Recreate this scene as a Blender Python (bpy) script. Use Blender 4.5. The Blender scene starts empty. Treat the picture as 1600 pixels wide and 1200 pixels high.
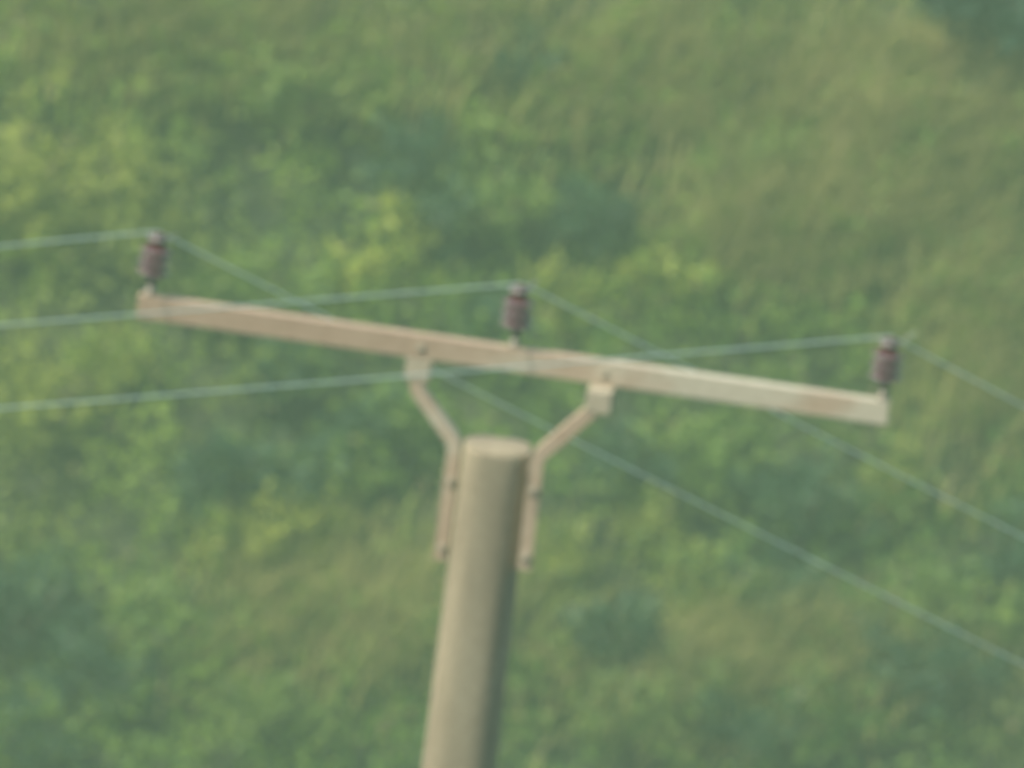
import bpy, math, random
import numpy as np
from mathutils import Vector, Matrix, noise as mnoise

R = math.radians
scene = bpy.context.scene
col = scene.collection
rng = np.random.default_rng(30)
random.seed(30)

# ------------------------------------------------------------------ camera
PITCH, ROLL, DIST = R(15.0), R(7.0), 80.0
PXM = 545.0                                   # photograph pixels per metre at the pole
ARM = Vector((0.0, 0.0, 8.4))                 # middle of the crossarm
fwd = Vector((0, math.cos(PITCH), -math.sin(PITCH)))
right0 = Vector((1, 0, 0)); up0 = right0.cross(fwd)
c_, s_ = math.cos(ROLL), math.sin(ROLL)
# picture turned clockwise: camera rolled the other way about its view axis
cam_right = right0 * c_ + up0 * s_
cam_up = up0 * c_ - right0 * s_
AIM = ARM + right0 * 0.0055 - up0 * 0.075
CAM = AIM - fwd * DIST
cam_d = bpy.data.cameras.new('camera')
cam = bpy.data.objects.new('camera', cam_d); col.objects.link(cam)
m = Matrix((cam_right, cam_up, -fwd)).transposed().to_4x4(); m.translation = CAM
cam.matrix_world = m
cam_d.sensor_width = 36.0
cam_d.lens = 36.0 / (1600.0 / PXM / DIST)
cam_d.clip_start = 0.5; cam_d.clip_end = 3000
cam_d.dof.use_dof = True                      # the lens is focused a little short of the pole
cam_d.dof.focus_distance = 40.0
cam_d.dof.aperture_fstop = 29.5
scene.camera = cam

def at(px, py, depth):
    """world point that lies `depth` metres along the view axis"""
    k = depth / DIST / PXM
    return CAM + fwd * depth + cam_right * ((px - 800) * k) + cam_up * ((600 - py) * k)

# ------------------------------------------------------------------ light
SUN_AZ, SUN_EL = R(-115.0), R(48.0)           # azimuth from +Y, clockwise
sun_to = Vector((math.sin(SUN_AZ) * math.cos(SUN_EL), math.cos(SUN_AZ) * math.cos(SUN_EL), math.sin(SUN_EL)))
world = bpy.data.worlds.new('World'); scene.world = world
world.use_nodes = True
wn = world.node_tree.nodes; wl = world.node_tree.links
sky = wn.new('ShaderNodeTexSky'); sky.sky_type = 'NISHITA'; sky.sun_disc = False
sky.sun_elevation = SUN_EL; sky.sun_rotation = SUN_AZ % (2 * math.pi)
sky.air_density = 1.0; sky.dust_density = 2.0; sky.ozone_density = 1.0
wn['Background'].inputs['Strength'].default_value = 0.15
wl.new(sky.outputs['Color'], wn['Background'].inputs['Color'])
sd = bpy.data.lights.new('sun', 'SUN'); sd.energy = 4.6; sd.angle = R(0.55); sd.color = (1.0, 0.94, 0.82)
sun = bpy.data.objects.new('sun', sd); col.objects.link(sun)
sun.rotation_euler = (-sun_to).to_track_quat('-Z', 'Y').to_euler()
sun.location = (0, 0, 60)
vs = scene.view_settings
vs.view_transform = 'Standard'; vs.look = 'None'; vs.exposure = 0.45; vs.gamma = 1.0
vs.use_curve_mapping = False
scene.cycles.use_denoising = True
scene.cycles.max_bounces = 6
scene.cycles.transparent_max_bounces = 8
scene.cycles.volume_bounces = 1

# ------------------------------------------------------------------ materials
def new_mat(name):
    mt = bpy.data.materials.new(name); mt.use_nodes = True
    nt = mt.node_tree
    return mt, nt, nt.nodes, nt.links, nt.nodes['Principled BSDF']

def noise_node(nt, scale, detail=4, rough=0.55, stretch=None):
    n, l = nt.nodes, nt.links
    tc = n.new('ShaderNodeTexCoord'); mp = n.new('ShaderNodeMapping')
    if stretch: mp.inputs['Scale'].default_value = stretch
    l.new(tc.outputs['Object'], mp.inputs['Vector'])
    nz = n.new('ShaderNodeTexNoise'); nz.inputs['Scale'].default_value = scale
    nz.inputs['Detail'].default_value = detail; nz.inputs['Roughness'].default_value = rough
    l.new(mp.outputs['Vector'], nz.inputs['Vector'])
    return nz

def ramp(nt, src, stops):
    r = nt.nodes.new('ShaderNodeValToRGB'); e = r.color_ramp.elements
    while len(e) < len(stops): e.new(0.5)
    for el, (p, c) in zip(e, stops): el.position = p; el.color = (*c, 1)
    nt.links.new(src, r.inputs['Fac']); return r

def mixc(nt, fac, a, b, mode='MIX'):
    x = nt.nodes.new('ShaderNodeMix'); x.data_type = 'RGBA'; x.blend_type = mode
    if isinstance(fac, float): x.inputs[0].default_value = fac
    else: nt.links.new(fac, x.inputs[0])
    for i, v in ((6, a), (7, b)):
        if isinstance(v, tuple): x.inputs[i].default_value = (*v, 1)
        else: nt.links.new(v, x.inputs[i])
    return x.outputs[2]

def bump(nt, src, bsdf, strength, dist):
    b = nt.nodes.new('ShaderNodeBump'); b.inputs['Strength'].default_value = strength
    b.inputs['Distance'].default_value = dist
    nt.links.new(src, b.inputs['Height']); nt.links.new(b.outputs['Normal'], bsdf.inputs['Normal'])

def mat_concrete():
    mt, nt, n, l, b = new_mat('weathered_concrete')
    streak = noise_node(nt, 9.0, 5, 0.6, (1, 1, 0.16))
    fine = noise_node(nt, 70.0, 5, 0.65)
    cr = ramp(nt, streak.outputs['Fac'], [(0.30, (0.21, 0.17, 0.11)), (0.52, (0.31, 0.26, 0.17)), (0.75, (0.37, 0.32, 0.215))])
    fr = ramp(nt, fine.outputs['Fac'], [(0.3, (0.72, 0.70, 0.68)), (0.65, (1, 1, 1))])
    l.new(mixc(nt, 1.0, cr.outputs['Color'], fr.outputs['Color'], 'MULTIPLY'), b.inputs['Base Color'])
    b.inputs['Roughness'].default_value = 0.9
    bump(nt, fine.outputs['Fac'], b, 0.6, 0.004)
    return mt

def mat_steel():
    mt, nt, n, l, b = new_mat('weathered_galvanised_steel')
    big = noise_node(nt, 2.6, 3, 0.5, (1, 2, 2))
    fine = noise_node(nt, 48.0, 5, 0.65)
    # brown over most of the arm, paler towards one end
    tc = n.new('ShaderNodeTexCoord'); sx = n.new('ShaderNodeSeparateXYZ'); l.new(tc.outputs['Object'], sx.inputs[0])
    ma = n.new('ShaderNodeMath'); ma.operation = 'MULTIPLY_ADD'; ma.inputs[1].default_value = 0.20
    l.new(sx.outputs['X'], ma.inputs[0]); l.new(big.outputs['Fac'], ma.inputs[2])
    cr = ramp(nt, ma.outputs[0], [(0.34, (0.385, 0.28, 0.19)), (0.56, (0.425, 0.325, 0.225)), (0.68, (0.49, 0.445, 0.33))])
    fr = ramp(nt, fine.outputs['Fac'], [(0.28, (0.55, 0.48, 0.42)), (0.55, (1, 1, 1))])
    l.new(mixc(nt, 0.4, cr.outputs['Color'], fr.outputs['Color'], 'MULTIPLY'), b.inputs['Base Color'])
    b.inputs['Metallic'].default_value = 0.12
    b.inputs['Roughness'].default_value = 0.62
    bump(nt, fine.outputs['Fac'], b, 0.3, 0.002)
    return mt

def mat_simple(name, base, rough, metal=0.0, spec=0.5, nscale=40.0, var=0.35):
    mt, nt, n, l, b = new_mat(name)
    nz = noise_node(nt, nscale, 4, 0.6)
    d = tuple(c * (1 - var) for c in base)
    l.new(ramp(nt, nz.outputs['Fac'], [(0.3, d), (0.62, base)]).outputs['Color'], b.inputs['Base Color'])
    b.inputs['Roughness'].default_value = rough; b.inputs['Metallic'].default_value = metal
    b.inputs['Specular IOR Level'].default_value = spec
    return mt

def mat_leaf(name, dark, light, dry, dry_amount=0.0, trans=0.35):
    """per-leaf tint picks between an old dark and a young light leaf"""
    mt, nt, n, l, b = new_mat(name)
    a = n.new('ShaderNodeAttribute'); a.attribute_name = 'leaf_tint'
    c = mixc(nt, a.outputs['Fac'], dark, light)
    a2 = n.new('ShaderNodeAttribute'); a2.attribute_name = 'leaf_dry'
    c = mixc(nt, a2.outputs['Fac'], c, dry)
    l.new(c, b.inputs['Base Color'])
    b.inputs['Roughness'].default_value = 0.55; b.inputs['Specular IOR Level'].default_value = 0.35
    tr = n.new('ShaderNodeBsdfTranslucent'); l.new(c, tr.inputs['Color'])
    ms = n.new('ShaderNodeMixShader'); ms.inputs[0].default_value = trans
    l.new(b.outputs[0], ms.inputs[1]); l.new(tr.outputs[0], ms.inputs[2])
    l.new(ms.outputs[0], n['Material Output'].inputs['Surface'])
    return mt

M_CONC = mat_concrete(); M_STEEL = mat_steel()
M_SEAT = mat_simple('bright_galvanised_steel', (0.43, 0.37, 0.26), 0.6, 0.05, 0.5, 50, 0.3)
M_NUT = mat_simple('galvanised_nut', (0.42, 0.36, 0.26), 0.6, 0.2)
M_BOLT = mat_simple('dull_bolt_steel', (0.26, 0.23, 0.18), 0.6, 0.4)
M_GLAZE = mat_simple('brown_glazed_porcelain', (0.085, 0.016, 0.024), 0.32, 0, 0.6, 60)
M_SHED = mat_simple('grey_brown_glaze', (0.085, 0.020, 0.028), 0.30, 0, 0.5, 60, 0.2)
M_RIM = mat_simple('painted_glint_rim', (0.30, 0.27, 0.28), 0.15, 0, 0.6, 60, 0.2)  # pale rim colour stands for the glints on the glazed edges
M_WIRE = mat_simple('aluminium_wire', (0.60, 0.74, 0.64), 0.42, 0.15, 0.5, 30, 0.15)
M_TIE = mat_simple('soft_tie_wire', (0.42, 0.42, 0.38), 0.55, 0.3)
M_BARK = mat_simple('shrub_bark', (0.16, 0.12, 0.08), 0.9, 0, 0.2, 25, 0.5)
DRY = (0.24, 0.19, 0.085)
M_UNDER = mat_leaf('undergrowth_leaf', (0.064, 0.145, 0.014), (0.225, 0.32, 0.026), DRY)
M_MID = mat_leaf('mid_green_leaf', (0.075, 0.15, 0.022), (0.19, 0.28, 0.038), DRY)
M_LIGHT = mat_leaf('yellow_green_leaf', (0.17, 0.235, 0.022), (0.35, 0.40, 0.045), DRY)
M_SHADE_GAP = mat_leaf('shade_gap_leaf', (0.012, 0.042, 0.024), (0.026, 0.072, 0.036), (0.05, 0.05, 0.03), 0, 0.15)  # very dark leaf colour painted for the shaded gap in the corner
M_SHADE = mat_leaf('shade_green_leaf', (0.018, 0.058, 0.026), (0.044, 0.100, 0.032), (0.05, 0.05, 0.03), 0, 0.2)  # leaf colour darkened to stand for shade in the scrub's hollows
M_GRASS = mat_leaf('grass_blade', (0.19, 0.24, 0.04), (0.34, 0.36, 0.08), (0.46, 0.39, 0.18))

def mat_ground():
    mt, nt, n, l, b = new_mat('hillside_soil')
    a = noise_node(nt, 0.6, 6, 0.6); f = noise_node(nt, 7.0, 6, 0.7)
    c1 = ramp(nt, a.outputs['Fac'], [(0.35, (0.035, 0.055, 0.02)), (0.6, (0.07, 0.085, 0.03)), (0.75, (0.11, 0.09, 0.05))])
    c2 = ramp(nt, f.outputs['Fac'], [(0.3, (0.45, 0.45, 0.45)), (0.7, (1, 1, 1))])
    l.new(mixc(nt, 1.0, c1.outputs['Color'], c2.outputs['Color'], 'MULTIPLY'), b.inputs['Base Color'])
    b.inputs['Roughness'].default_value = 0.95
    bump(nt, f.outputs['Fac'], b, 0.8, 0.15)
    return mt
M_GROUND = mat_ground()

# ------------------------------------------------------------------ helpers
def link_mesh(name, me, mat, parent=None):
    if mat: me.materials.append(mat)
    o = bpy.data.objects.new(name, me); col.objects.link(o)
    if parent: o.parent = parent
    return o

def from_lists(name, verts, faces, mat, parent=None, smooth=False):
    me = bpy.data.meshes.new(name); me.from_pydata([tuple(v) for v in verts], [], faces); me.update()
    if smooth: me.shade_smooth()
    return link_mesh(name, me, mat, parent)

def tag(o, label=None, cat=None, group=None, kind=None):
    for k, v in (('label', label), ('category', cat), ('group', group), ('kind', kind)):
        if v: o[k] = v
    return o

def sstep(a, b, x):
    t = np.clip((x - a) / (b - a), 0, 1); return t * t * (3 - 2 * t)

def vnoise(x, y, s, seed=0.0):
    """cheap smooth noise in -1..1 from a few rotated sines"""
    v = 0; a = 1; tot = 0
    for k in range(4):
        th = 1.3 * k + seed; f = s * 1.9 ** k
        u = x * math.cos(th) + y * math.sin(th); w = -x * math.sin(th) + y * math.cos(th)
        v = v + a * np.sin(u * f + 1.7 * np.sin(w * f * 0.73 + seed + k)) * np.cos(w * f * 0.9 + 1.3 * k + seed)
        tot += a; a *= 0.62
    return v / tot

# ------------------------------------------------------------------ terrain
HILL_Y, HILL_Z, HILL_S = 90.0, 8.4 - 90.0 * math.tan(PITCH), 0.70
def terrain(x, y):
    x = np.asarray(x, float); y = np.asarray(y, float)
    near = np.where(y < 0, np.minimum(-y * 0.354, 27.45 + 0 * y), -y * 0.29)
    near = near - 0.30 * np.maximum(0, np.minimum(x, 60)) * (1 - sstep(-70, -10, -y - 0) * 0) * sstep(-60, -8, y) * (1 - sstep(25, 60, y))
    hill = HILL_Z + HILL_S * (y - HILL_Y)
    hill = np.minimum(hill, 34 + 0.02 * (y - 160))
    base = np.maximum(near, hill)
    lump = vnoise(x, y, 0.35, 0.4) * 0.22 + vnoise(x, y, 0.09, 2.0) * 0.5 * sstep(105, 140, y)
    return base + lump * sstep(60, 80, y)

def grid_axis(lo, hi, mid, fine, coarse, half):
    a = np.arange(mid - half, mid + half + 1e-6, fine)
    l = np.arange(lo, mid - half, coarse); r = np.arange(mid + half + coarse, hi + 1e-6, coarse)
    return np.concatenate([l, a, r])
gx = grid_axis(-560, 560, 0, 0.5, 10, 16); gy = grid_axis(-400, 620, 90, 0.5, 5, 20)
GX, GY = np.meshgrid(gx, gy)
V = np.stack([GX, GY, terrain(GX, GY)], -1).reshape(-1, 3)
nx = len(gx); I = np.arange(len(gy) - 1)[:, None] * nx + np.arange(nx - 1)[None]
F = np.stack([I, I + 1, I + nx + 1, I + nx], -1).reshape(-1, 4)
hill = from_lists('hillside', V, F.tolist(), M_GROUND, None, True)
tag(hill, kind='structure')

# unit frame of the slope that faces the camera
SLN = Vector((0, -HILL_S, 1)).normalized()
def on_slope(px, py, up=0.3):
    """where the view ray through a photograph pixel comes within `up` metres of the slope"""
    d = (at(px, py, 100.0) - CAM); p0 = Vector((0, HILL_Y, HILL_Z + up))
    t = (p0 - CAM).dot(SLN) / d.dot(SLN)
    q = CAM + d * t
    return q.x, q.y

# ------------------------------------------------------------------ leaves
def leaf_mesh(name, c, d, nrm, ln, wd, tint, dry, mat, parent=None, fold=0.18):
    """c centre, d direction of the midrib, nrm facing; two triangles folded on the midrib"""
    d = d / np.linalg.norm(d, axis=1, keepdims=True)
    s = np.cross(d, nrm); s /= np.linalg.norm(s, axis=1, keepdims=True) + 1e-9
    n2 = np.cross(s, d)
    L = ln[:, None]; W = wd[:, None]
    v = np.stack([c - d * L * .5, c + s * W * .5 - d * L * .05 + n2 * W * fold,
                  c + d * L * .5 - n2 * L * .12, c - s * W * .5 - d * L * .05 + n2 * W * fold], 1)
    N = len(c); b = np.arange(N)[:, None] * 4
    f = np.concatenate([b + np.array([[0, 1, 2]]), b + np.array([[0, 2, 3]])], 1).reshape(-1, 3)
    me = bpy.data.meshes.new(name)
    me.vertices.add(N * 4); me.vertices.foreach_set('co', v.reshape(-1).astype(np.float32))
    me.loops.add(N * 6); me.loops.foreach_set('vertex_index', f.reshape(-1).astype(np.int32))
    me.polygons.add(N * 2); me.polygons.foreach_set('loop_start', (np.arange(N * 2) * 3).astype(np.int32))
    me.update(calc_edges=True)
    for nm, val in (('leaf_tint', tint), ('leaf_dry', dry)):
        at_ = me.attributes.new(nm, 'FLOAT', 'POINT')
        at_.data.foreach_set('value', np.repeat(np.clip(val, 0, 1), 4).astype(np.float32))
    return link_mesh(name, me, mat, parent)

def unit(n):
    v = rng.normal(size=(n, 3)); return v / np.linalg.norm(v, axis=1, keepdims=True)

# hollows in the scrub, where the plants are low (picture position, radii in px, depth)
HOLLOWS = [(650, 235, 60, 40, .6), (690, 320, 35, 45, .6), (930, 310, 75, 45, .8), (820, 90, 70, 45, .4),
           (1540, 10, 190, 75, 1.1), (400, 715, 170, 60, .8), (570, 690, 70, 70, .5), (60, 900, 150, 110, .6),
           (150, 1080, 170, 90, .45), (1000, 760, 90, 80, .5), (1270, 770, 110, 80, .6), (970, 1010, 70, 120, .7),
           (1170, 1000, 90, 50, .35), (1320, 900, 70, 80, .5), (1450, 1080, 110, 80, .5), (130, 15, 45, 50, .6),
           (250, 215, 45, 35, .4), (330, 280, 60, 35, .35), (790, 510, 80, 50, .5), (440, 560, 80, 40, .45),
           (340, 590, 70, 40, .4), (1080, 830, 60, 60, .3), (1560, 900, 80, 80, .4), (480, 1130, 100, 50, .3)]
HOLW = []
for (px, py, rx, ry, dp) in HOLLOWS:
    x, y = on_slope(px, py); x2, _ = on_slope(px + rx, py); _, y2 = on_slope(px, py + ry)
    HOLW.append((x, y, abs(x2 - x), abs(y2 - y), dp))
def hollow(x, y):
    h = 0
    for (a, b, ra, rb, dp) in HOLW:
        h = h + dp * np.exp(-((x - a) / ra) ** 2 - ((y - b) / rb) ** 2)
    return h

def canopy(x, y):
    h = 0.55 + 0.30 * vnoise(x, y, 2.1, 1.1) + 0.16 * vnoise(x, y, 5.2, 3.3) - 0.45 * hollow(x, y)
    return np.maximum(h, 0.05)

# ------------------------------------------------------------------ undergrowth that reads as one mass
def undergrowth(name, n, x0, x1, y0, y1, size, hscale=1.0, hole=None):
    x = rng.uniform(x0, x1, n); y = rng.uniform(y0, y1, n)
    # sprays: leaves gather round short twigs
    k = max(1, n // 14); sx = rng.uniform(x0, x1, k); sy = rng.uniform(y0, y1, k); pick = rng.integers(0, k, n)
    x = sx[pick] + rng.normal(0, size * 1.1, n); y = sy[pick] + rng.normal(0, size * 1.1, n)
    if hole:                                            # a finer built patch fills this rectangle
        keep = ~((x > hole[0]) & (x < hole[1]) & (y > hole[2]) & (y < hole[3])); x = x[keep]; y = y[keep]; pick = pick[keep]; n = len(x)
    spray_h = rng.uniform(0.35, 1.12, k)[pick]; spray_t = rng.normal(0, .15, k)[pick]
    h = canopy(x, y) * hscale
    z = terrain(x, y) + h * np.clip(spray_h + rng.normal(0, .10, n), .05, 1.3)
    c = np.stack([x, y, z], 1)
    nr = unit(n) * 0.9 + np.array([[-0.12, -0.35, 0.85]])
    d = unit(n) + np.array([[0, -0.25, 0.1]])
    ln = size * rng.uniform(0.6, 1.5, n); wd = ln * rng.uniform(0.38, 0.62, n)
    tint = 0.40 + np.clip(-.075 * x + .05 * (y - 90), -.25, .40) + 0.28 * vnoise(x, y, 1.1, 5.0) + spray_t + rng.normal(0, .12, n)
    dry = np.clip((vnoise(x, y, 0.8, 7.0) - 0.25) * 0.9, 0, .5) + (rng.random(n) < .03) * .7
    return tag(leaf_mesh(name, c, d, nr, ln, wd, tint, dry, M_UNDER), kind='stuff')
o = undergrowth('undergrowth', 240000, -9, 9, 81, 100, 0.066)
tag(o, 'tangled green undergrowth covering the hillside behind the pole', 'undergrowth')
o = undergrowth('surrounding_undergrowth', 260000, -18, 18, 74, 110, 0.105, 1.0, (-8.9, 8.9, 81.1, 99.9))
tag(o, 'thick green undergrowth round the patch behind the pole', 'undergrowth')
o = undergrowth('outlying_scrub', 260000, -62, 62, 62, 152, 0.26, 1.2, (-17.7, 17.7, 74.3, 109.7))
tag(o, 'rough green scrub on the slope round the undergrowth', 'scrub')

# grass: arching blades on the drier right-hand part of the slope
def grass(name, patches, label):
    X, D, Ln, T, Dr = [], [], [], [], []
    vs_, fs_, tt, dd = [], [], [], []
    base = 0
    for (px, py, rx, ry, n, hh, dryness) in patches:
        for i in range(n):
            a = px + random.gauss(0, rx * .55); b = py + random.gauss(0, ry * .55)
            x, y = on_slope(a, b)
            z = float(terrain(x, y)) + max(.05, float(canopy(x, y)) * 0.55)
            th = random.gauss(-0.35, .9); lean = random.uniform(.35, 1.1); h = hh * random.uniform(.6, 1.3)
            u = Vector((math.cos(th), math.sin(th) * .5, 0)); s = Vector((-u.y, u.x, 0)).normalized() * random.uniform(.006, .013)
            t0 = random.random(); d0 = min(1, max(0, random.gauss(dryness, .25)))
            for k in range(4):
                q = k / 3
                p = Vector((x, y, z)) + u * (lean * h * q * q) + Vector((0, 0, h * (q - .45 * lean * q * q)))
                w = s * (1 - q * .92)
                vs_ += [p - w, p + w]; tt += [t0, t0]; dd += [d0, d0]
            for k in range(3):
                fs_.append((base + 2 * k, base + 2 * k + 1, base + 2 * k + 3, base + 2 * k + 2))
            base += 8
    ob = from_lists(name, vs_, fs_, M_GRASS)
    for nm, val in (('leaf_tint', tt), ('leaf_dry', dd)):
        a_ = ob.data.attributes.new(nm, 'FLOAT', 'POINT'); a_.data.foreach_set('value', np.array(val, np.float32))
    return tag(ob, label, 'grass', kind='stuff')
grass('dry_grass', [(1330, 250, 330, 190, 3000, .55, .45), (1500, 120, 130, 60, 1200, .6, .6), (1250, 380, 200, 70, 1300, .5, .45),
                    (900, 120, 330, 120, 1800, .45, .35), (250, 90, 300, 110, 1900, .45, .3), (560, 980, 260, 120, 1700, .45, .4),
                    (1130, 1080, 330, 110, 1500, .45, .4), (1500, 560, 120, 200, 1100, .5, .4)],
      'drying olive grass growing in patches between the shrubs')

# ------------------------------------------------------------------ shrubs one can tell apart
def tube(path, r0, r1, sides=6):
    vs_, fs_ = [], []
    n = len(path)
    for i, p in enumerate(path):
        d = (path[min(i + 1, n - 1)] - path[max(i - 1, 0)]).normalized()
        a = d.orthogonal().normalized(); b = d.cross(a); r = r0 + (r1 - r0) * i / (n - 1)
        for k in range(sides):
            t = 2 * math.pi * k / sides; vs_.append(p + a * (r * math.cos(t)) + b * (r * math.sin(t)))
    for i in range(n - 1):
        for k in range(sides):
            k2 = (k + 1) % sides
            fs_.append((i * sides + k, i * sides + k2, (i + 1) * sides + k2, (i + 1) * sides + k))
    return vs_, fs_

def shrub(px, py, rad, hgt, nleaf, lsize, mat, tint0, dry0, label, name='shrub', cat='shrub', stems=7):
    x, y0 = on_slope(px, py, hgt * .78)
    z0 = float(terrain(x, y0)) - .05
    root = bpy.data.objects.new(name, None); col.objects.link(root); root.location = (x, y0, z0)
    tag(root, label, cat, 'shrubs on the slope')
    vs_, fs_ = [], []; tips = []
    for i in range(stems):
        th = 2 * math.pi * (i + random.random() * .7) / stems; rr = rad * random.uniform(.35, .95)
        top = Vector((math.cos(th) * rr, math.sin(th) * rr * .8 - .15 * hgt, hgt * random.uniform(.6, 1.05)))
        mid = top * .5 + Vector((0, 0, hgt * .12)) - Vector((top.x, top.y, 0)) * .15
        path = [Vector((0, 0, 0)), mid * .5, mid, (mid + top) * .52, top]
        a, f = tube(path, .022 * (.6 + rad), .006)
        o_ = len(vs_); vs_ += a; fs_ += [tuple(k + o_ for k in q) for q in f]
        tips += [mid, (mid + top) * .5, top, top]
    st = from_lists('stem', vs_, fs_, M_BARK, root, True)
    # leaf sprays round the twigs
    ns = max(10, nleaf // 12)
    tip = np.array([tuple(tips[random.randrange(len(tips))]) for _ in range(ns)])
    ctr = tip + rng.normal(0, 1, (ns, 3)) * np.array([[rad * .28, rad * .24, hgt * .16]])
    out = ctr / (np.linalg.norm(ctr, axis=1, keepdims=True) + 1e-6)
    pk = rng.integers(0, ns, nleaf)
    c = ctr[pk] + rng.normal(0, lsize * .75, (nleaf, 3)); c[:, 2] = np.maximum(c[:, 2], .04)
    d = unit(nleaf) * .8 + out[pk] * .7
    nr = unit(nleaf) * .8 + np.array([[-.1, -.3, .8]])
    ln = lsize * rng.uniform(.6, 1.4, nleaf); wd = ln * rng.uniform(.38, .6, nleaf)
    spray = rng.normal(0, .2, ns)[pk]
    leaf_mesh('foliage', c, d, nr, ln, wd, tint0 + spray + rng.normal(0, .12, nleaf),
              dry0 + (rng.random(nleaf) < .04) * .5 + 0 * spray, mat, root)
    return root

SHRUBS = [
    (70, 235, .62, .75, 1500, .072, M_LIGHT, .45, .15, 'broadest yellow green shrub, near the top of the left edge'),
    (30, 310, .40, .60, 900, .072, M_LIGHT, .5, .1, 'yellow green shrub at the left edge just above the topmost wire'),
    (225, 330, .34, .55, 700, .068, M_LIGHT, .35, .2, 'small yellowish shrub just above the left hand insulator'),
    (640, 335, .20, .50, 420, .068, M_LIGHT, .7, .05, 'bright narrow shrub above the middle of the upper wires'),
    (550, 400, .20, .42, 360, .075, M_LIGHT, .75, .0, 'small bright green bush left of the middle insulator'),
    (1050, 410, .26, .45, 520, .068, M_LIGHT, .5, .0, 'small bright bush between the middle and right insulators'),
    (885, 440, .24, .42, 460, .068, M_LIGHT, .4, .05, 'low light green bush right beside the middle insulator'),
    (60, 575, .40, .60, 850, .072, M_LIGHT, .35, .1, 'light green shrub at the left edge between the two lower wires'),
    (195, 530, .26, .45, 520, .068, M_LIGHT, .4, .0, 'leafy light shrub below the left end of the crossarm'),
    (385, 825, .30, .42, 1000, .068, M_LIGHT, .6, .15, 'yellow green bush left of the pole, lit along its top'),
    (480, 800, .24, .42, 800, .068, M_LIGHT, .85, .05, 'brightest yellow bush nearest the left side of the pole'),
    (1140, 945, .32, .35, 600, .068, M_LIGHT, .4, .05, 'low spreading light bush right of the pole below the wires'),
    (1085, 890, .16, .36, 280, .075, M_LIGHT, .5, .0, 'small sprig of light leaves right of the pole'),
    (870, 860, .24, .5, 520, .068, M_LIGHT, .3, .1, 'dull yellow shrub against the right side of the pole'),
    (1390, 740, .24, .42, 460, .068, M_LIGHT, .3, .2, 'olive bush beside the wire below the right end of the arm'),
    (1030, 815, .24, .42, 420, .068, M_LIGHT, .25, .15, 'pale olive bush under the lowest right hand wire'),
    (370, 430, .40, .55, 900, .072, M_MID, .6, .0, 'mid green shrub right of the left hand insulator'),
    (1180, 230, .42, .55, 900, .072, M_MID, .7, .1, 'rounded green shrub high above the middle insulator'),
    (760, 260, .42, .60, 900, .072, M_MID, .55, .05, 'green shrub high above the middle of the crossarm'),
    (640, 640, .36, .55, 800, .072, M_MID, .6, .0, 'green shrub behind the left hand bracket'),
    (1120, 680, .40, .55, 850, .072, M_MID, .45, .0, 'green shrub below the right half of the crossarm'),
    (250, 940, .45, .55, 950, .072, M_MID, .5, .05, 'wide green shrub low on the left'),
    (420, 1090, .45, .55, 950, .072, M_MID, .45, .1, 'green shrub at the bottom left of the pole'),
    (1020, 1120, .40, .50, 850, .072, M_MID, .45, .1, 'green shrub at the bottom right of the pole'),
    (1480, 960, .40, .55, 850, .072, M_MID, .45, .05, 'green shrub at the right edge under the lowest wire'),
    (480, 110, .50, .55, 1000, .072, M_MID, .8, .1, 'wide light green shrub at the top of the slope'),
]
for a in SHRUBS: shrub(*a)
SHADE_SHRUBS = [  # shrubs set over the hollows, their dark leaves painting in the shade
    (655, 235, .26, .62, 620, 'narrow dark shrub high above the middle insulator, leaning left'),
    (700, 315, .18, .55, 420, 'thin dark shrub beside the bright narrow one above the wires'),
    (930, 305, .30, .66, 760, 'dark rounded shrub right above the middle insulator'),
    (815, 85, .30, .55, 620, 'dark shrub near the top edge above the middle insulator'),
    (135, 10, .20, .55, 380, 'small dark shrub cut by the top edge at the left'),
    (350, 715, .34, .62, 800, 'wide dark shrub behind the yellow bushes left of the pole'),
    (455, 735, .32, .62, 760, 'dark shrub directly above the brightest yellow bush'),
    (570, 665, .22, .55, 480, 'dark shrub below the left bracket'),
    (45, 900, .40, .60, 900, 'dark shrub at the left edge below all the wires'),
    (150, 1010, .36, .55, 800, 'dark bluish shrub low on the left'),
    (50, 1130, .34, .55, 760, 'dark shrub in the bottom left corner'),
    (985, 720, .24, .55, 500, 'dark shrub just right of the right hand bracket'),
    (1260, 760, .34, .60, 800, 'dark shrub between the two lower right hand wires'),
    (1230, 930, .24, .55, 520, 'dark shrub beside the low spreading light bush'),
    (965, 1000, .26, .66, 620, 'tall dark shrub right of the lower part of the pole'),
    (1430, 1060, .36, .60, 800, 'dark shrub in the bottom right part of the slope'),
    (1560, 880, .26, .55, 560, 'dark shrub at the right edge near the lowest wire'),
    (440, 560, .24, .50, 520, 'dark low shrub under the left half of the crossarm'),
    (1180, 1160, .30, .50, 620, 'dark shrub cut by the bottom edge right of the pole'),
    (760, 490, .24, .50, 520, 'dark shrub behind the middle insulator'),
]
for (px, py, rd, hg, nl, lb) in SHADE_SHRUBS: shrub(px, py, rd, hg, int(nl * 1.1), .07, M_SHADE, .35, 0, lb)
shrub(1590, -45, .62, 1.0, 3000, .10, M_SHADE_GAP, .4, 0, 'dark tree crown added for the shaded gap in the upper right corner', 'shade_gap_tree', 'tree', 9)  # crown added here so its dark leaves read as a shaded gap

# ------------------------------------------------------------------ the pole
YAW = R(-4.5)                                  # the right end of the arm comes a little nearer
pole = bpy.data.objects.new('utility_pole', None); col.objects.link(pole)
pole.location = (ARM.x, ARM.y, 0.0); pole.rotation_euler = (0, 0, YAW)
tag(pole, 'concrete pole with a steel crossarm, two bent brackets and three insulators', 'utility pole')
AZ = ARM.z                                     # local heights are world heights

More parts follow.
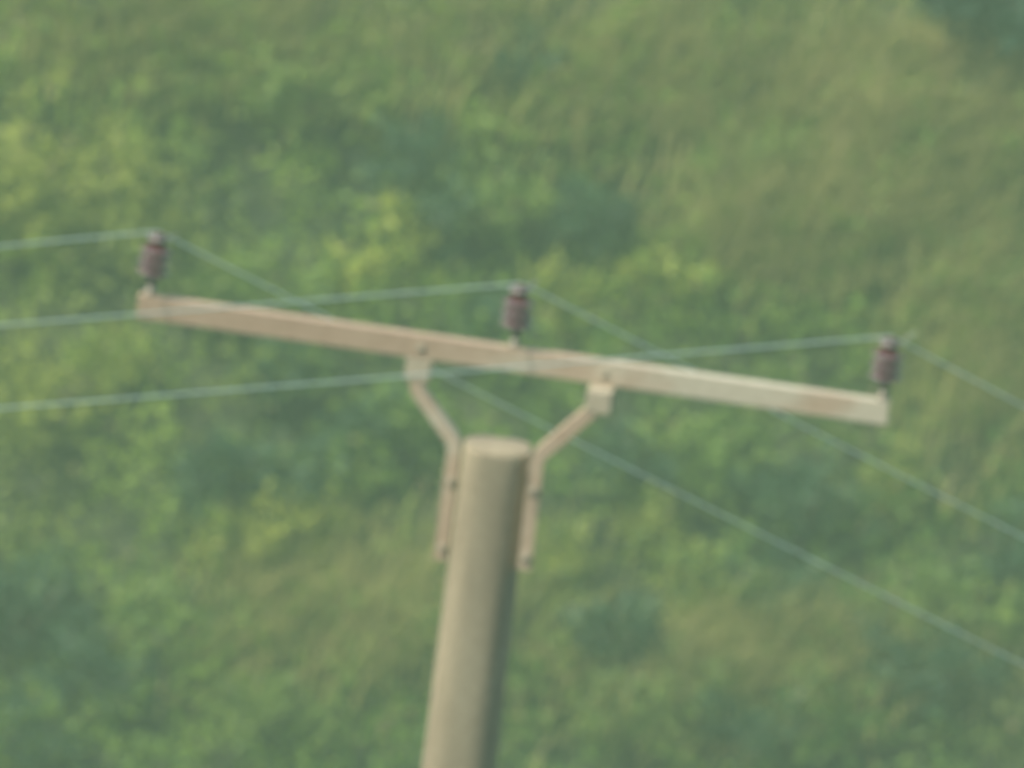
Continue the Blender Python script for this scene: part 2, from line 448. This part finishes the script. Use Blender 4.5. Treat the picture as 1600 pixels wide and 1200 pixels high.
def plane(px, py):
    """photograph pixel -> (along the arm, height) in the upright plane through the arm"""
    dx, dy = px - 802.0, 559.0 - py
    u = dx * c_ - dy * s_; v = dx * s_ + dy * c_
    x = u / PXM / math.cos(YAW)
    return x, AZ + (v / PXM - math.sin(PITCH) * x * math.sin(YAW) ) / math.cos(PITCH)

def lathe(name, prof, mat, parent, seg=48, loc=(0, 0, 0), smooth=True, jitter=0.0):
    vs_, fs_ = [], []
    for (r, z) in prof:
        for k in range(seg):
            t = 2 * math.pi * k / seg; q = r * (1 + (random.uniform(-jitter, jitter) if jitter else 0))
            vs_.append((q * math.cos(t), q * math.sin(t), z))
    for i in range(len(prof) - 1):
        for k in range(seg):
            k2 = (k + 1) % seg; fs_.append((i * seg + k, i * seg + k2, (i + 1) * seg + k2, (i + 1) * seg + k))
    fs_.append(tuple(range(seg))[::-1]); fs_.append(tuple((len(prof) - 1) * seg + k for k in range(seg)))
    ob = from_lists(name, vs_, fs_, mat, parent, smooth); ob.location = loc
    return ob

# shaft: tapered squarish concrete, top cut off flat
PX = -0.012; PTOP = AZ - 0.262
def shaft():
    half, ex = 0.099, 2.9                       # square with strongly rounded corners
    sec = []
    for k in range(56):
        t = 2 * math.pi * k / 56; c, q = math.cos(t), math.sin(t)
        sec.append(Vector((half * math.copysign(abs(c) ** (2 / ex), c), half * math.copysign(abs(q) ** (2 / ex), q))))
    zs = [-1.0, 1, 3, 5, 6, 6.5] + list(np.arange(6.8, PTOP - .03, .05)) + [PTOP - .012, PTOP - .003, PTOP]
    vs_, fs_ = [], []; n = len(sec)
    for z in zs:
        k = 1 + 0.075 * (PTOP - z)
        if z > PTOP - .005: k = .985
        if z == PTOP: k = .955
        for q in sec:
            w = random.gauss(0, .0003)
            vs_.append((q.x * k + w, q.y * k + random.gauss(0, .0003), z + (random.gauss(0, .002) if z > PTOP - .013 else 0)))
    for i in range(len(zs) - 1):
        for k in range(n):
            k2 = (k + 1) % n; fs_.append((i * n + k, i * n + k2, (i + 1) * n + k2, (i + 1) * n + k))
    fs_ += [tuple(range(n))[::-1], tuple((len(zs) - 1) * n + k for k in range(n))]
    ob = from_lists('shaft', vs_, fs_, M_CONC, pole, True); ob.data.polygons[-1].use_smooth = False; ob.location = (PX, 0, 0); ob.rotation_euler = (0, 0, R(5))
    return ob
sh = shaft()

# crossarm: rolled channel, web to the front, flanges to the rear
def extrude_x(name, sec, x0, x1, mat, parent):
    n = len(sec); xs = np.linspace(x0, x1, 25)
    vs_ = [(x, y, z) for x in xs for (y, z) in sec]; fs_ = []
    for i in range(len(xs) - 1):
        for k in range(n):
            k2 = (k + 1) % n; fs_.append((i * n + k, (i + 1) * n + k, (i + 1) * n + k2, i * n + k2))
    fs_ += [tuple(range(n)), tuple((len(xs) - 1) * n + k for k in range(n))[::-1]]
    ob = from_lists(name, vs_, fs_, mat, parent)
    mo = ob.modifiers.new('edge', 'BEVEL'); mo.width = 0.0018; mo.segments = 2; mo.limit_method = 'ANGLE'
    return ob
AH, AD, AT = 0.068, 0.044, 0.006
AF = -0.030                                     # front of the web
sec = [(AF, -AH / 2), (AF, AH / 2), (AF + AD, AH / 2), (AF + AD, AH / 2 - AT), (AF + AT, AH / 2 - AT),
       (AF + AT, -AH / 2 + AT), (AF + AD, -AH / 2 + AT), (AF + AD, -AH / 2)]
arm = extrude_x('crossarm', sec, -1.090, 1.090, M_STEEL, pole); arm.location = (0, 0, AZ)

def bolt(parent, loc, axis='y', r=0.0095, h=0.007, name='bolt'):
    vs_, fs_ = [], []
    for (rr, d) in ((r * 1.55, 0), (r * 1.55, .0035), (r, .0036), (r, h), (r * .7, h + .002)):
        for k in range(6 if rr < r * 1.5 else 6):
            t = math.pi / 3 * k; vs_.append((rr * math.cos(t), -d, rr * math.sin(t)))
    for i in range(4):
        for k in range(6):
            k2 = (k + 1) % 6; fs_.append((i * 6 + k, i * 6 + k2, (i + 1) * 6 + k2, (i + 1) * 6 + k))
    fs_.append(tuple(24 + k for k in range(6)))
    ob = from_lists(name, vs_, fs_, M_NUT, parent); ob.location = loc
    if axis == 'x': ob.rotation_euler = (0, 0, R(90))
    if axis == '-x': ob.rotation_euler = (0, 0, R(-90))
    return ob

# brackets: bent angle bars from the sides of the pole up to the arm
def angle_bar(name, pts, side, mat, parent):
    W, D, T = 0.040, 0.046, 0.006
    # section in (q across in the arm plane, y depth): an L, the second leg running back on the inner side
    o = -side
    sec = [(-W / 2, 0), (W / 2, 0), (W / 2, T), (-W / 2 + T, T), (-W / 2 + T, D), (-W / 2, D)]
    sec = [(q * (-o), y) for q, y in sec]
    if o > 0: sec = sec[::-1]
    P = [Vector((x, 0, z)) for x, z in pts]
    # round the bends
    Q = [P[0]]
    for i in range(1, len(P) - 1):
        a = (P[i - 1] - P[i]).normalized(); b = (P[i + 1] - P[i]).normalized(); r = .022
        for t in (0, .25, .5, .75, 1): Q.append(P[i] + a * (r * (1 - t) ** 2) + b * (r * t ** 2))
    Q.append(P[-1])
    vs_, fs_ = [], []; n = len(sec)
    for i, p in enumerate(Q):
        d = (Q[min(i + 1, len(Q) - 1)] - Q[max(i - 1, 0)]).normalized()
        s = Vector((d.z, 0, -d.x))
        for (q, y) in sec: vs_.append(p + s * q + Vector((0, y, 0)))
    for i in range(len(Q) - 1):
        for k in range(n):
            k2 = (k + 1) % n; fs_.append((i * n + k, i * n + k2, (i + 1) * n + k2, (i + 1) * n + k))
    fs_ += [tuple(range(n))[::-1], tuple((len(Q) - 1) * n + k for k in range(n))]
    ob = from_lists(name, vs_, fs_, mat, parent)
    mo = ob.modifiers.new('edge', 'BEVEL'); mo.width = 0.0012; mo.segments = 2; mo.limit_method = 'ANGLE'
    return ob

def box(name, x0, x1, y0, y1, z0, z1, mat, parent, bev=0.002):
    v = [(x, y, z) for x in (x0, x1) for y in (y0, y1) for z in (z0, z1)]
    f = [(0, 1, 3, 2), (4, 6, 7, 5), (0, 4, 5, 1), (2, 3, 7, 6), (0, 2, 6, 4), (1, 5, 7, 3)]
    ob = from_lists(name, v, f, mat, parent)
    mo = ob.modifiers.new('edge', 'BEVEL'); mo.width = bev; mo.segments = 2
    return ob

BR = {-1: [(688, 872), (712, 690), (651, 604), (647, 556)], 1: [(824, 878), (850, 703), (940, 622), (946, 582)]}
for sd_ in (-1, 1):
    pts = [plane(*p) for p in BR[sd_]]
    # lower straight runs lie against the pole's side
    rad = lambda z: 0.100 * (1 + 0.075 * (PTOP - z))
    pts[0] = (PX + sd_ * (rad(pts[0][1]) + .022), pts[0][1]); pts[1] = (PX + sd_ * (rad(PTOP) + .023), pts[1][1])
    pts[3] = (pts[2][0], AZ - AH / 2 - .008)
    b = angle_bar('bracket', pts, sd_, M_STEEL, pole)
    b.location = (0, -0.098 if sd_ > 0 else -0.030, 0)
    b['label'] = 'bent bracket on the right side of the pole' if sd_ > 0 else 'bent bracket on the left side of the pole'
    # channel stub that carries the arm
    xc, zc = pts[2]
    zt = AZ - AH / 2 - .002
    st = box('arm_seat', xc - .036, xc + .036, b.location.y - .003, 0.030, zt - .066, zt, M_SEAT, b, .003)
    st.location = (0, -b.location.y, 0)
    for z in (pts[0][1] + .04, pts[0][1] + .24):
        bo = bolt(b, (pts[0][0] + (pts[1][0] - pts[0][0]) * ((z - pts[0][1]) / (pts[1][1] - pts[0][1])) - sd_ * .002, -.0012, z))
    bolt(arm, (xc, AF, 0), r=.009, h=.006)

# insulators
def insulator(x, tilt, tail, label):
    z0 = AH / 2
    H = 0.184
    prof = [(.012, .052), (.027, .054), (.029, .064), (.0285, .070), (.028, .088), (.028, .098), (.0275, .116),
            (.027, .126), (.026, .142), (.023, .150), (.025, .158), (.0265, .163), (.0235, .168), (.021, .173), (.0235, .177), (.0215, .182), (.010, .184)]
    ins = lathe('insulator', prof, M_GLAZE, pole, 32, (x, AF + AD * .5, AZ + z0)); ins.rotation_euler = (0, tilt, 0)
    ins['label'] = label
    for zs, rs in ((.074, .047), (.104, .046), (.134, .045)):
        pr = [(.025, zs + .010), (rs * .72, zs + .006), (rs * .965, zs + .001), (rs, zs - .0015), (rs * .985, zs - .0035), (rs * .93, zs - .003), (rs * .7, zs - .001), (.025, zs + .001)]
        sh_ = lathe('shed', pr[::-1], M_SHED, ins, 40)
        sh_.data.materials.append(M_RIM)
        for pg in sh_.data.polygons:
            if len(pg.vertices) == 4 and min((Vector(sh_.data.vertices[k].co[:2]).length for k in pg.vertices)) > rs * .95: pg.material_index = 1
    pin = [(.009, -.034), (.009, -.024), (.016, -.024), (.016, -.009), (.009, -.0088), (.009, .001), (.019, .0012), (.019, .010), (.011, .012), (.0105, .053)]
    lathe('pin', pin, M_BOLT, ins, 12)
    # tie wire: turns round the neck and over the conductor
    path = []
    for k in range(72):
        t = k / 71 * 2 * math.pi * 3
        path.append(Vector((.0265 * math.cos(t), .0265 * math.sin(t), .172 + .004 * math.sin(t * .5))))
    path += [Vector(q) for q in tail]
    a, f = tube(path, .0024, .0024, 6); from_lists('tie_wire', a, f, M_TIE, ins, True)
    return ins
insulator(-1.060, R(1.6), [(.040, .012, .182), (.052, .030, .178)], 'brown ribbed insulator on the left end of the crossarm')
insulator(0.000, R(-1.2), [(.034, .020, .186), (.040, .044, .190)], 'brown ribbed insulator on the middle of the crossarm')
insulator(1.068, R(0.4), [(.045, .004, .190), (.070, .022, .206)], 'brown ribbed insulator on the right end of the crossarm')

# ------------------------------------------------------------------ conductors
def conductor(x, lp, rp, tl, trr, label):
    base = Matrix.Translation(pole.location) @ Matrix.Rotation(YAW, 4, 'Z')
    top = base @ Vector((x, AF + AD * .5, AZ + AH / 2 + .190))
    d0 = (top - CAM).dot(fwd)
    def far(p, t):                              # point of the wire that the picture shows at p
        u0 = (top - CAM).dot(right0)
        dep = d0
        for _ in range(8): dep = d0 + t * abs((at(p[0], p[1], dep) - CAM).dot(right0) - u0)
        return at(p[0], p[1], dep)
    L = far(lp, -tl); Rr = far(rp, trr)
    pts = []
    def arm_pts(q, reach, n_sag):
        d = (q - top); ln = d.length; d /= ln; out = []
        s = .012
        while s < reach:
            p = top + d * s
            sag = n_sag * (s * s - s * ln)       # parabola that still passes through q
            out.append(p + Vector((0, 0, sag)))
            s += .012 if s < 4.2 else 1.0
        return out
    lpts = arm_pts(L, 22.0, .0006); rpts = arm_pts(Rr, 22.0, .0010)
    path = lpts[::-1] + [top] + rpts
    # six strands laid round the core
    vs_, fs_ = [], []; SD = 18; s = 0.0
    prev = path[0]
    up = Vector((0, 0, 1))
    for i, p in enumerate(path):
        d = (path[min(i + 1, len(path) - 1)] - path[max(i - 1, 0)]).normalized()
        a = d.cross(up).normalized(); b = a.cross(d); s += (p - prev).length; prev = p
        for k in range(SD):
            t = 2 * math.pi * k / SD; r = .0023 + .0003 * math.cos(6 * t)
            q = t + s * 2 * math.pi / .13
            vs_.append(p + a * (r * math.cos(q)) + b * (r * math.sin(q)))
    for i in range(len(path) - 1):
        for k in range(SD):
            k2 = (k + 1) % SD; fs_.append((i * SD + k, i * SD + k2, (i + 1) * SD + k2, (i + 1) * SD + k))
    w = from_lists('power_line', vs_, fs_, M_WIRE, None, True)
    tag(w, label, 'power line', 'three wires of the line')
TL, TR = 0.82, 0.58
conductor(-1.060, (0, 385), (900, 690), TL, TR, 'stranded wire tied on the left end insulator of the crossarm')
conductor(0.000, (0, 508), (1600, 840), TL, TR, 'stranded wire tied on the middle insulator of the crossarm')
conductor(1.068, (0, 638), (1600, 635), TL, TR, 'stranded wire tied on the right end insulator of the crossarm')

# ------------------------------------------------------------------ the air
lo, hi = Vector((-570, -410, float(V[:, 2].min()) - 1.0)), Vector((570, 630, max(float(V[:, 2].max()), CAM.z, 36.0) + 2.0))
v = [(x, y, z) for x in (lo.x, hi.x) for y in (lo.y, hi.y) for z in (lo.z, hi.z)]
f = [(0, 1, 3, 2), (4, 6, 7, 5), (0, 4, 5, 1), (2, 3, 7, 6), (0, 2, 6, 4), (1, 5, 7, 3)]
hm = bpy.data.materials.new('hazy_air'); hm.use_nodes = True
hn = hm.node_tree.nodes; hn.remove(hn['Principled BSDF'])
pv = hn.new('ShaderNodeVolumePrincipled')
pv.inputs['Color'].default_value = (0.66, 0.99, 0.65, 1)
pv.inputs['Density'].default_value = 0.00105
pv.inputs['Anisotropy'].default_value = 0.0
hm.node_tree.links.new(pv.outputs['Volume'], hn['Material Output'].inputs['Volume'])
hz = from_lists('haze', v, f, hm)
tag(hz, 'thin pale haze in the air over the valley', 'haze', kind='stuff')
